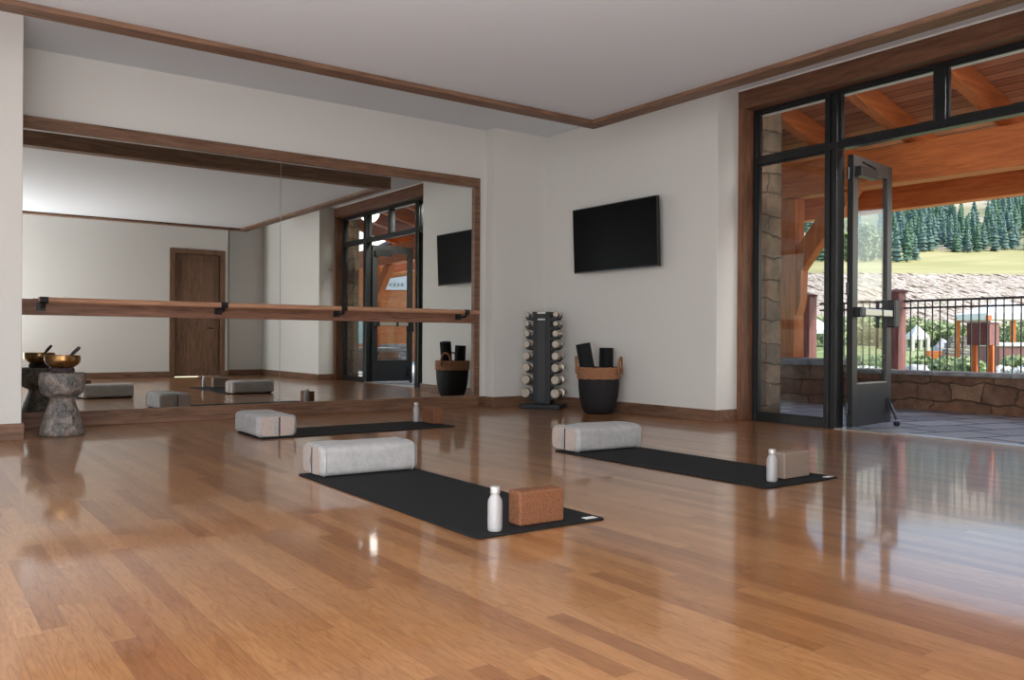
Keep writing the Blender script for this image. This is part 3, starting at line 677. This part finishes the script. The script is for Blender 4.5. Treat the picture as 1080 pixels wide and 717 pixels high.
# ---------------------------------------------------------------- dumbbell rack
RX, RY = 6.71, 8.537
az = math.radians(58)                         # direction the rack's back faces, from +Y towards +X
bdir = Vector((math.sin(az), math.cos(az), 0)); rdir = Vector((math.cos(az), -math.sin(az), 0))
rk = tag(empty('dumbbell_rack', (RX, RY, 0), -az), 'tall charcoal dumbbell rack standing in the corner', 'dumbbell rack')
# local axes: x = right as seen from the front, y = towards the back
b_ = MB(); b_.prism([(-.27, -.17), (.27, -.17), (.25, .17), (-.25, .17)], .0, .055); b_.build('base', M['rack_metal'], rk, bevel=.008)
b_ = MB(); b_.prism([(-.115, -.085), (.115, -.085), (.115, .085), (-.115, .085)], .055, 1.195); b_.build('column', M['rack_metal'], rk, bevel=.006)
b_ = MB(); b_.box(-.055, .055, -.093, -.0855, .075, 1.16); b_.build('front_panel', M['rack_panel'], rk, bevel=.002)
b_ = MB(); b_.box(-.122, .122, -.095, .09, 1.1955, 1.222); b_.build('top_cap', M['rack_panel'], rk, bevel=.005)
MB().box(-.055, .055, -.0985, -.0955, 1.197, 1.220).build('badge', M['steel'], rk)
MB().box(-.05, .05, -.0965, -.0935, 1.118, 1.134).build('name_plate', M['label'], rk)
zs = [1.187, 1.070, .946, .811, .660, .514, .361, .192]
first = None
for i, z in enumerate(zs):
    r = (.033, .032, .041, .046, .049, .052, .056, .060)[i]; dx = .192+.001*i
    for s_ in (-1, 1):
        a = MB()
        for yy in (-.062, .062):
            a.prism([(s_*.112, z-.085), (s_*.112, z-.035), (s_*(dx-.052), z-.022-r*.35), (s_*(dx-.03), z-.010), (s_*(dx-.022), z-.016), (s_*(dx-.018), z-.040), (s_*(dx+.012), z-.040), (s_*(dx+.018), z-.016), (s_*(dx+.03), z-.006), (s_*(dx+.034), z-.03), (s_*(dx+.01), z-.068)], yy-.010, yy+.010, lambda x, y, zz: (x, zz, y))
        a.build('cradle_arm', M['rack_metal'], rk)
    for s_, side in ((-1, 'left'), (1, 'right')):
        hl = .040+.0035*i; gl = .058
        root = empty('dumbbell', Vector((RX, RY, z+.002))+rdir*(s_*dx), -az)
        order = ['topmost', 'second', 'third', 'fourth', 'fifth', 'sixth', 'seventh', 'lowest'][i]
        tag(root, '%s chrome dumbbell from the top on the %s side of the rack' % (order, side) if i not in (0, 7) else '%s chrome dumbbell on the %s side of the rack' % (order, side), 'dumbbell', 'chrome dumbbells on the rack')
        MB().tube([(0, -gl-.012, 0), (0, -.03, 0), (0, 0, 0), (0, .03, 0), (0, gl+.012, 0)], [.012, .014, .0155, .014, .012], 12).build('grip', M['steel'], root, smooth=True, sharp=60)
        for e in (-1, 1):
            h = MB(); y0_ = e*(gl+.012); y1_ = e*(gl+.012+hl)
            h.tube([(0, y0_, 0), (0, y0_+e*.004, 0), (0, y1_-e*.006, 0), (0, y1_, 0)], [r*.86, r, r, r*.88], 28)
            h.tube([(0, y1_-e*.001, 0), (0, y1_+e*.0015, 0)], [r*.5, r*.5], 20)
            h.build('head', M['chrome'], root, smooth=True, sharp=30)
# ---------------------------------------------------------------- porch outside
struct(MB().box(7.605, 11.2, -9, 12, -.25, -.02).build('porch_paving', M['paver']))
struct(MB().box(7.625, 8.26, 6.10, 9.6, -.02, 4.4).build('wall_exterior', M['stone_col']), 'rough stone pier of the building beside the sidelight')
struct(MB().box(7.73, 8.05, -9, 1.72, -.02, 4.4).build('wall_exterior_near', M['stone_col']))
lw = tag(empty('low_stone_wall', (10.9, 4, -.02)), 'low brown stone wall bordering the paved porch', 'wall')
MB().box(0, .38, -4.5, 2.98, 0, .455).build('wall_body', M['stone'], lw)
wc = MB(); rnd = random.Random(3); y = -4.5
while y < 2.97:
    y2 = min(2.975, y+.7+rnd.random()*.5); wc.box(-.03-rnd.random()*.02, .42, y+.004, y2-.004, .456, .50+rnd.random()*.01); y = y2
wc.build('cap_stones', M['stone_cap'], lw, bevel=.012)
def pier(x0, y0, x1, y1, label):
    p = tag(empty('stone_pier', ((x0+x1)/2, (y0+y1)/2, -.02)), label, 'pier')
    hx, hy = (x1-x0)/2, (y1-y0)/2
    MB().box(-hx, hx, -hy, hy, 0, .545).build('pier_body', M['stone'], p)
    c = MB(); c.box(-hx-.04, hx+.04, -hy-.04, -.003, .546, .64); c.box(-hx-.04, hx+.04, .003, hy+.04, .546, .64); c.build('cap_stone', M['stone_cap'], p, bevel=.02)
pier(10.63, 7.03, 11.30, 9.3, 'brown stone pier with grey cap under the timber posts')
def timber(name, p, q, w_, h_, mat_, label, up=(0, 0, 1)):
    o = MB().beam(p, q, w_, h_, up).build(name, mat_, bevel=.012); return tag(o, label, name.replace('_', ' '))
ZP = .625
def post(x, y, wx, wy, label, z1=2.965):
    m_ = MB(); m_.prism([(-wx/2, -wy/2), (wx/2, -wy/2), (wx/2, wy/2), (-wx/2, wy/2)], 0, z1-ZP)
    o = m_.build('timber_post', M['timber_z'], bevel=.012); o.location = (x, y, ZP); return tag(o, label, 'timber post')
def knee_brace(x, y, sgn, label, top=2.34):
    k = MB(); poly = [(0, 1.20-.0), (0, 1.05), (.02, .9), (.05, .80), (.06, 1.30), (.62, 2.12), (.90, 2.37), (.52, 2.37), (0, 1.66)]
    poly = [(0, .62), (.035, .70), (.075, .86), (.085, 1.28), (.96, top), (.60, top), (0, 1.62)]
    k.prism(poly, -.085, .085, lambda a_, b__, c__: (c__, -sgn*a_, b__))
    o = k.build('knee_brace', M['timber_z'], bevel=.008); o.location = (x, y, ZP); return tag(o, label, 'brace')
post(10.82, 7.80, .24, .26, 'orange timber post rising from the stone pier, braced to the beam')
post(10.82, 8.32, .24, .30, 'orange timber post left of the braced post on the stone pier')
knee_brace(10.82, 7.665, 1, 'orange knee brace joining the timber post to the porch beam')
# main header and eave beam
o = MB().prism([(-.15, 0), (.15, 0), (.15, .42), (-.15, .50)], -8, 5.2, lambda a_, b__, c__: (a_, c__, b__)).build('porch_beam', M['timber_y'], bevel=.012); o.location = (10.82, 4.3, 2.945); o.rotation_euler = (.012, 0, 0)
tag(o, 'heavy orange header beam on the timber posts along the porch', 'beam')
o = MB().prism([(-.11, 0), (.11, 0), (.11, .355), (-.11, .41)], -8, 6, lambda a_, b__, c__: (a_, c__, b__)).build('eave_beam', M['timber_y'], bevel=.012); o.location = (11.85, 4.3, 2.79)
tag(o, 'outer orange eave beam beyond the header, above the hillside view', 'beam')
sl = math.atan(.266)
def rafter_z(x): return 3.877-.266*(x-9.28)
for k, y in enumerate((9.4, 8.25, 7.1, 5.95, 4.8, 3.65, 2.5, 1.35, .2, -.95, -2.1)):
    p = Vector((7.9 if (y > 6.0 or y < 1.8) is False else 8.28, y, 0)); x0_ = 7.76 if 1.8 < y < 6.05 else 8.27
    z0_, z1_ = rafter_z(x0_)+.14, rafter_z(12.25)+.14
    o = MB().beam((x0_, 0, z0_), (12.25, 0, z1_), .15, .27).build('rafter', M['timber_x'], bevel=.008); o.location = (0, y, 0)
    name_ = ['first', 'second', 'third', 'fourth', 'fifth', 'sixth', 'seventh', 'eighth', 'ninth', 'tenth', 'eleventh', 'twelfth'][k]
    tag(o, 'orange sloping porch rafter, %s in the row counted from the far end' % name_, 'rafter', 'porch rafters')
    if k == 0: x0r = x0_
dk = MB(); zt_ = .14+.15
dk.prism([(7.76, rafter_z(7.76)+zt_), (12.4, rafter_z(12.4)+zt_), (12.4, rafter_z(12.4)+zt_+.06), (7.76, rafter_z(7.76)+zt_+.06)], -2.5, 10.2, lambda a_, b__, c__: (a_, c__, b__))
struct(dk.build('porch_roof', M['deck']), 'reddish board ceiling of the porch roof')
# far part of the porch seen only through the mirror
pier(10.5, -3.6, 11.3, -2.5, 'stone pier farther along the porch, reflected in the mirror')
post(10.82, -3.05, .26, .26, 'timber post farther along the porch, reflected in the mirror', 2.84)
knee_brace(10.82, -2.905, -1, 'knee brace on the post farther along the porch', 2.22)
# ---------------------------------------------------------------- fence
fn_ = tag(empty('metal_fence', (11.5, 4, .3)), 'black metal picket fence behind the low stone wall', 'fence')
f = MB(); f.box(-.018, .018, -5.4, 2.44, 1.125, 1.155); f.box(-.018, .018, -5.4, 2.44, 1.03, 1.055); f.box(-.015, .015, -5.4, 2.44, .12, .15)
f.box(-.018, .018, 2.66, 3.78, 1.125, 1.155); f.box(-.018, .018, 2.66, 3.78, 1.03, 1.055)
f.build('rails', M['fence_metal'], fn_)
y = 2.34; pk0 = None; cnt = 0
while y > -5.3:
    if pk0 is None: pk0 = MB().box(-.007, .007, -.007, .007, .08, 1.125).build('picket', M['fence_metal'], fn_); pk = pk0
    else: pk = pk0.copy(); col.objects.link(pk)
    pk.location = (0, y, 0); y -= .103
for k in range(10):
    pk = pk0.copy(); col.objects.link(pk); pk.location = (0, 2.75+k*.103, 0)
def fence_post(x, y, label):
    p = tag(empty('fence_post', (x, y, -.3)), label, 'fence post', 'red fence posts')
    MB().box(-.1, .1, -.1, .1, 0, 1.86).build('post', M['redwood'], p, bevel=.008)
    MB().lathe([(.0, 1.925), (.175, 1.885), (.175, 1.862), (0, 1.862)], 4, cap=False).build('post_cap', M['redwood'], p)
fence_post(11.5, 6.56, 'maroon wooden fence post with cap, right of the open door leaf')
fence_post(11.5, 8.0, 'maroon wooden fence post partly behind the timber post')
# bollard box
bx = tag(empty('utility_box', (11.9, 5.55, -.3), 0), 'reddish brown box on timber legs behind the fence', 'utility box')
MB().box(-.14, .14, -.15, .15, 1.13, 1.43).build('box_body', M['redwood'], bx, bevel=.006)
MB().box(-.16, .16, -.17, .17, 1.431, 1.46).build('box_lid', M['pave_lite'], bx, bevel=.004)
for yy in (-.115, .10): MB().box(-.05, .05, yy-.035, yy+.035, 0, 1.13).build('leg', M['timber_z'], bx)
# ---------------------------------------------------------------- terrain
def tz(t, s):
    pts = [(10.5, -.3), (30, -.3), (50, .0), (66, .8), (74, 2.6), (103, 9.3), (140, 13.5), (182, 19.6), (260, 36), (420, 84), (640, 120), (900, 120)]
    for (a_, za), (b__, zb_) in zip(pts, pts[1:]):
        if t <= b__: z = za+(zb_-za)*(t-a_)/(b__-a_); break
    else: z = pts[-1][1]
    z += noise.noise(Vector((t*.02, s*.02, 0)))*min(2.5, max(0, (t-90)*.015))
    if t > 150: z += s*.02*min(1, (t-150)/150)
    return z
tb = MB(); tl = [12+i*1.0 for i in range(0, 20)]+[32+i*1.5 for i in range(48)]+[106+i*5 for i in range(30)]+[260+i*20 for i in range(33)]
rows = []
for t in tl:
    wd_ = 30+t*1.15; rows.append([tb.bm.verts.new((FWD*t+RGT*(-wd_*.55+wd_*1.6*j/70)).to_tuple()[:2]+(tz(t, -wd_*.55+wd_*1.6*j/70),)) for j in range(71)])
for a_, b__ in zip(rows, rows[1:]):
    for j in range(70): tb.bm.faces.new((a_[j], a_[j+1], b__[j+1], b__[j]))
# keep the garden clear of the building
for v in [v for v in tb.bm.verts if v.co.x < 11.25]: v.co.z = -.3; v.co.x = min(v.co.x, 11.25) if v.co.x > 8 else v.co.x
bmesh.ops.delete(tb.bm, geom=[v for v in tb.bm.verts if v.co.x < 11.0], context='VERTS')
struct(tb.build('hillside', M['terrain'], smooth=True), 'garden ground rising over a stony bank and meadow to a wooded hill')
struct(MB().box(7.5, 60, -60, 14, -.6, -.32).build('garden_ground', M['pave_lite']))
def at(px, t, z=None):
    s = (px-540)/FPX*t; p = FWD*t+RGT*s
    return Vector((p.x, p.y, tz(t, s) if z is None else z))
# ---------------------------------------------------------------- conifers
def conifer_mesh(seed, h=1.0, wdt=.2):
    r_ = random.Random(seed); mb = MB(); n = 9; tiers = 9
    for k in range(tiers):
        z0_ = .06+k/tiers*.88; z1_ = z0_+.20*(1-k/tiers*.4); rad = wdt*(1-k/tiers)**.9+.02
        ph = r_.random()*6; ring = []
        for i in range(n):
            rr = rad*(.65+.6*r_.random()); a = ph+2*PI*i/n; ring.append(mb.bm.verts.new((rr*math.cos(a), rr*math.sin(a), z0_-.03*r_.random())))
        tip = mb.bm.verts.new((0, 0, min(1.0, z1_)))
        for i in range(n): mb.bm.faces.new((ring[i], ring[(i+1) % n], tip))
    mb.lathe([(.02, -.03), (.012, .3)], 5)
    return mb
protos = []
for s_ in range(5): protos.append(conifer_mesh(s_, 1, .12+.014*s_).build('conifer', M['spruce'] if s_ % 2 else M['spruce_blue']))
rt_ = random.Random(11); spots = []; tries = 0
while len(spots) < 295 and tries < 20000:
    tries += 1
    t = 184+(rt_.random()**1.3)*150; px = 925+rt_.random()*175
    if rt_.random() < .10: px = 815+rt_.random()*100
    if noise.noise(Vector((px*.018, t*.02, 3))) < -.15 and t > 225: continue
    q_ = at(px, t)
    if any((q_-r_[2]).length < 2.3 for r_ in spots): continue
    spots.append((px, t, q_))
for i, (px, t, p) in enumerate(spots):
    o = protos[i] if i < 5 else protos[i % 5].copy()
    if i >= 5: col.objects.link(o)
    h_ = 4.6+rt_.random()*3.4+(t-184)*.015
    o.location = p; o.scale = (h_, h_, h_); o.rotation_euler = (0, 0, rt_.random()*6)
    tag(o, 'dark green conifer on the distant wooded hillside', 'conifer', 'conifers on the distant hillside')
for j, (px, t, h_, lab) in enumerate([(945, 150, 7.6, 'tall dark spruce at the meadow edge, just right of the door leaf'), (956, 152, 7, 'tall dark spruce at the meadow edge, second right of the door leaf'), (965, 158, 5, 'shorter dark spruce at the meadow edge, right of two tall ones'), (866, 150, 7, 'dark spruce seen between the knee brace and the mullion')]):
    o = protos[j].copy(); col.objects.link(o); o.location = at(px, t); o.scale = (h_*1.1, h_*1.1, h_); tag(o, lab, 'conifer', None)
    if 'group' in o: del o['group']
ORD = ['leftmost', 'second from the left', 'third from the left', 'fourth from the left', 'fifth from the left', 'sixth from the left', 'seventh from the left', 'eighth from the left', 'ninth from the left', 'tenth from the left', 'fifth from the right', 'fourth from the right', 'third from the right', 'second from the right', 'rightmost']
def leafy(name, px, t, h_, r_, mat_, label, cat, group=None, seed=0, n=260, lf=.16, z=None):
    rn = random.Random(seed); mb = MB()
    for i in range(n):
        a = rn.random()*2*PI; u = rn.random()*2-1; rr = rn.random()**.35
        c = Vector((math.cos(a)*math.sqrt(1-u*u)*r_*rr, math.sin(a)*math.sqrt(1-u*u)*r_*rr, h_*.5+u*h_*.5*rr))
        e1 = Vector((rn.uniform(-1, 1), rn.uniform(-1, 1), rn.uniform(-1, 1))).normalized()*lf; e2 = e1.orthogonal().normalized()*lf
        vs = [mb.bm.verts.new(c+v) for v in (-e1, e2*.6, e1, -e2*.6)]; mb.bm.faces.new(vs)
    o = mb.build(name, mat_); o.location = at(px, t, z); return tag(o, label, cat, group)
for i, (px, t, h_, r_) in enumerate([(893, 150, 5.5, 2.0), (902, 154, 6.2, 1.8), (911, 148, 7, 1.8), (919, 153, 6.5, 1.8), (928, 158, 6, 1.6)]):
    leafy('leafy_tree', px, t, h_, r_*.62, M['leaf'], 'pale leafy tree behind the door glass, '+ORD[i]+' of five', 'tree', 'pale trees behind the door glass', i, 500, .5)
for i, (px, t, h_, r_) in enumerate([(848, 63, 3, 2), (873, 60, 3.4, 2.2), (905, 64, 3, 2), (922, 62, 3.2, 2.2), (940, 64, 3, 2), (965, 60, 3, 2.2), (985, 62, 2.6, 2.2), (1005, 60, 2.4, 2.0), (1072, 62, 2.6, 2.2)]):
    leafy('green_shrub', px, t, h_*.72, r_*.62, M['leaf'], 'light green shrub at the foot of the stony bank, '+ORD[i]+' of nine', 'shrub', 'shrubs below the stony bank', 20+i, 420, .22)
for i, px in enumerate((856, 868, 900, 915, 930, 962, 972, 985, 998, 1012, 1022, 1058, 1070, 1082)):
    leafy('flower_clump', px, 27+(i*7 % 5), (.34 if i % 2 else .7), .5, M['flowers'] if i % 2 else M['leaf'], ('low white flowering clump' if i % 2 else 'low green clump')+' behind the fence, '+ORD[i if i < 9 else i+1]+' of the garden row', 'plant', 'flowering clumps behind the fence', 50+i, 320, .12)
# ---------------------------------------------------------------- garden furniture
def canopy(px, t, z0, hw_, hgt, label, post_mat):
    c = tag(empty('garden_canopy', at(px, t, z0), -YAW), label, 'canopy')
    rf = MB(); rf.lathe([(hw_*1.5, hgt-.28), (hw_*1.5, hgt), (hw_*.7, hgt+.35), (.02, hgt+.68)], 4, cap=True)
    o = rf.build('canopy_roof', M['white'], c); o.rotation_euler = (0, 0, PI/4)
    for sx in (-1, 1):
        for sy in (-1, 1): MB().box(sx*hw_-.09, sx*hw_+.09, sy*hw_-.09, sy*hw_+.09, 0, hgt-.1).build('canopy_post', post_mat, c)
canopy(1056, 40, -.25, 1.35, 2.45, 'white roofed garden canopy behind the utility box', M['timber_z'])
canopy(967, 56, -.05, .5, 1.35, 'small white roofed canopy right of the maroon post', M['pave_lite'])
canopy(862, 56, -.05, .8, 1.7, 'white umbrella-like canopy left of the door mullion', M['pave_lite'])
ht = tag(empty('hot_tub', at(1063, 37, -.25), -YAW), 'brown panelled hot tub with white cover under the canopy', 'hot tub')
MB().box(-.9, .9, -.9, .9, 0, .95).build('tub_shell', M['redwood'], ht, bevel=.03); MB().box(-.95, .95, -.95, .95, .951, 1.12).build('tub_cover', M['white'], ht, bevel=.03)
sr = MB(); rn = random.Random(5)
for k in range(4):
    x = -1.3+.12*k
    while x < 1.3-.1*k: wd_ = .35+rn.random()*.4; sr.box(x, x+wd_-.02, -.35+.04*k, .35, .32*k, .32*k+.29); x += wd_
o = sr.build('stacked_stone_ledge', M['stone_grey'], bevel=.04); o.location = at(1021, 44, -.1); o.rotation_euler = (0, 0, -YAW); tag(o, 'stacked ledge of pale stone slabs left of the canopy', 'stone ledge')
def boulder(px, t, z, sc, label, seed):
    mb = MB(); 
    def fn(u, v):
        a = 2*PI*u; ph = PI*v; d = Vector((math.cos(a)*math.sin(ph), math.sin(a)*math.sin(ph), math.cos(ph))); k = 1+.25*noise.noise(d*1.4+Vector((seed, 0, 0)))
        return (d.x*sc[0]*k, d.y*sc[1]*k, max(-.1, d.z*sc[2]*k))
    mb.grid(fn, 24, 14, True); bmesh.ops.remove_doubles(mb.bm, verts=mb.bm.verts[:], dist=.001)
    o = mb.build('boulder', M['grey_rock'], smooth=True); o.location = at(px, t, z); tag(o, label, 'boulder')
boulder(994, 50, .0, (.7, .6, .95), 'pale grey pointed boulder behind the orange planter', 1)
boulder(966, 26, -.3, (.42, .4, .55), 'dark grey rounded boulder right of the maroon post', 2)
o = MB().box(-.75, .75, -.2, .2, 0, .45).build('planter_box', M['timber_x'], bevel=.02); o.location = at(992, 46, -.06); o.rotation_euler = (0, 0, -YAW); tag(o, 'low orange timber planter in front of the grey boulder', 'planter')
struct(MB().obox(at(980, 36, -.29), (34, 2.6, .12), Matrix.Rotation(-YAW, 3, 'Z')).build('garden_path', M['pave_lite']))
# ---------------------------------------------------------------- building across the yard (mirror view)
gb = tag(empty('gabled_lodge', (23.85, -26.0, -.3), math.radians(28)), 'timber lodge with small white lettered sign, seen in the mirror through the door', 'building')
MB().box(-6, 6, 0, 5, 0, 3.3).build('log_wall', M['timber_x'], gb)
g = MB(); g.prism([(-6, 3.3), (6, 3.3), (0, 6.3)], 0, 4.9, lambda a_, b__, c__: (a_, c__, b__)); g.build('gable', M['timber_x'], gb)
g = MB(); g.beam((-6.6, 2.4, 3.15), (0, 2.4, 6.45), 6.2, .16, up=(0, 0, 1)); g.beam((6.6, 2.4, 3.15), (0, 2.4, 6.45), 6.2, .16, up=(0, 0, 1)); g.build('roof', M['roof_tile'], gb)
g = MB(); g.prism([(-.95, 3.75), (.75, 3.75), (.55, 4.5), (-.95, 4.25)], 5.02, 5.10, lambda a_, b__, c__: (a_, c__, b__)); g.build('sign_board', M['white'], gb)
def text(body, size, loc, rot, parent, name):
    cu_ = bpy.data.curves.new(name, 'FONT'); cu_.body = body; cu_.size = size; cu_.extrude = .01; cu_.align_x = 'CENTER'; cu_.space_character = 1.5
    o = bpy.data.objects.new(name, cu_); o.location = loc; o.rotation_euler = rot; cu_.materials.append(M['black_plastic'])
    dg = None; col.objects.link(o)
    bpy.context.view_layer.update(); me = bpy.data.meshes.new_from_object(o.evaluated_get(bpy.context.evaluated_depsgraph_get()))
    col.objects.unlink(o); bpy.data.objects.remove(o)
    q_ = bpy.data.objects.new(name, me); col.objects.link(q_); q_.location = loc; q_.rotation_euler = rot; q_.parent = parent
    if not me.materials: me.materials.append(M['black_plastic'])
    return q_
text('REEVA', .26, (-.15, 5.115, 3.92), (PI/2, 0, PI), gb, 'lettering')
MB().box(-3, -1, 4.98, 5.02, .9, 2.2).build('window', M['green_glass'], gb)
sw = MB().box(-.6, .6, -.3, .3, 0, 1.0).build('stacked_stone_wall', M['stone_grey'], bevel=.03); sw.location = (14.2, -8.3, -.32); sw.rotation_euler = (0, 0, .25)
tag(sw, 'short grey stacked stone wall seen in the mirror through the door', 'wall')
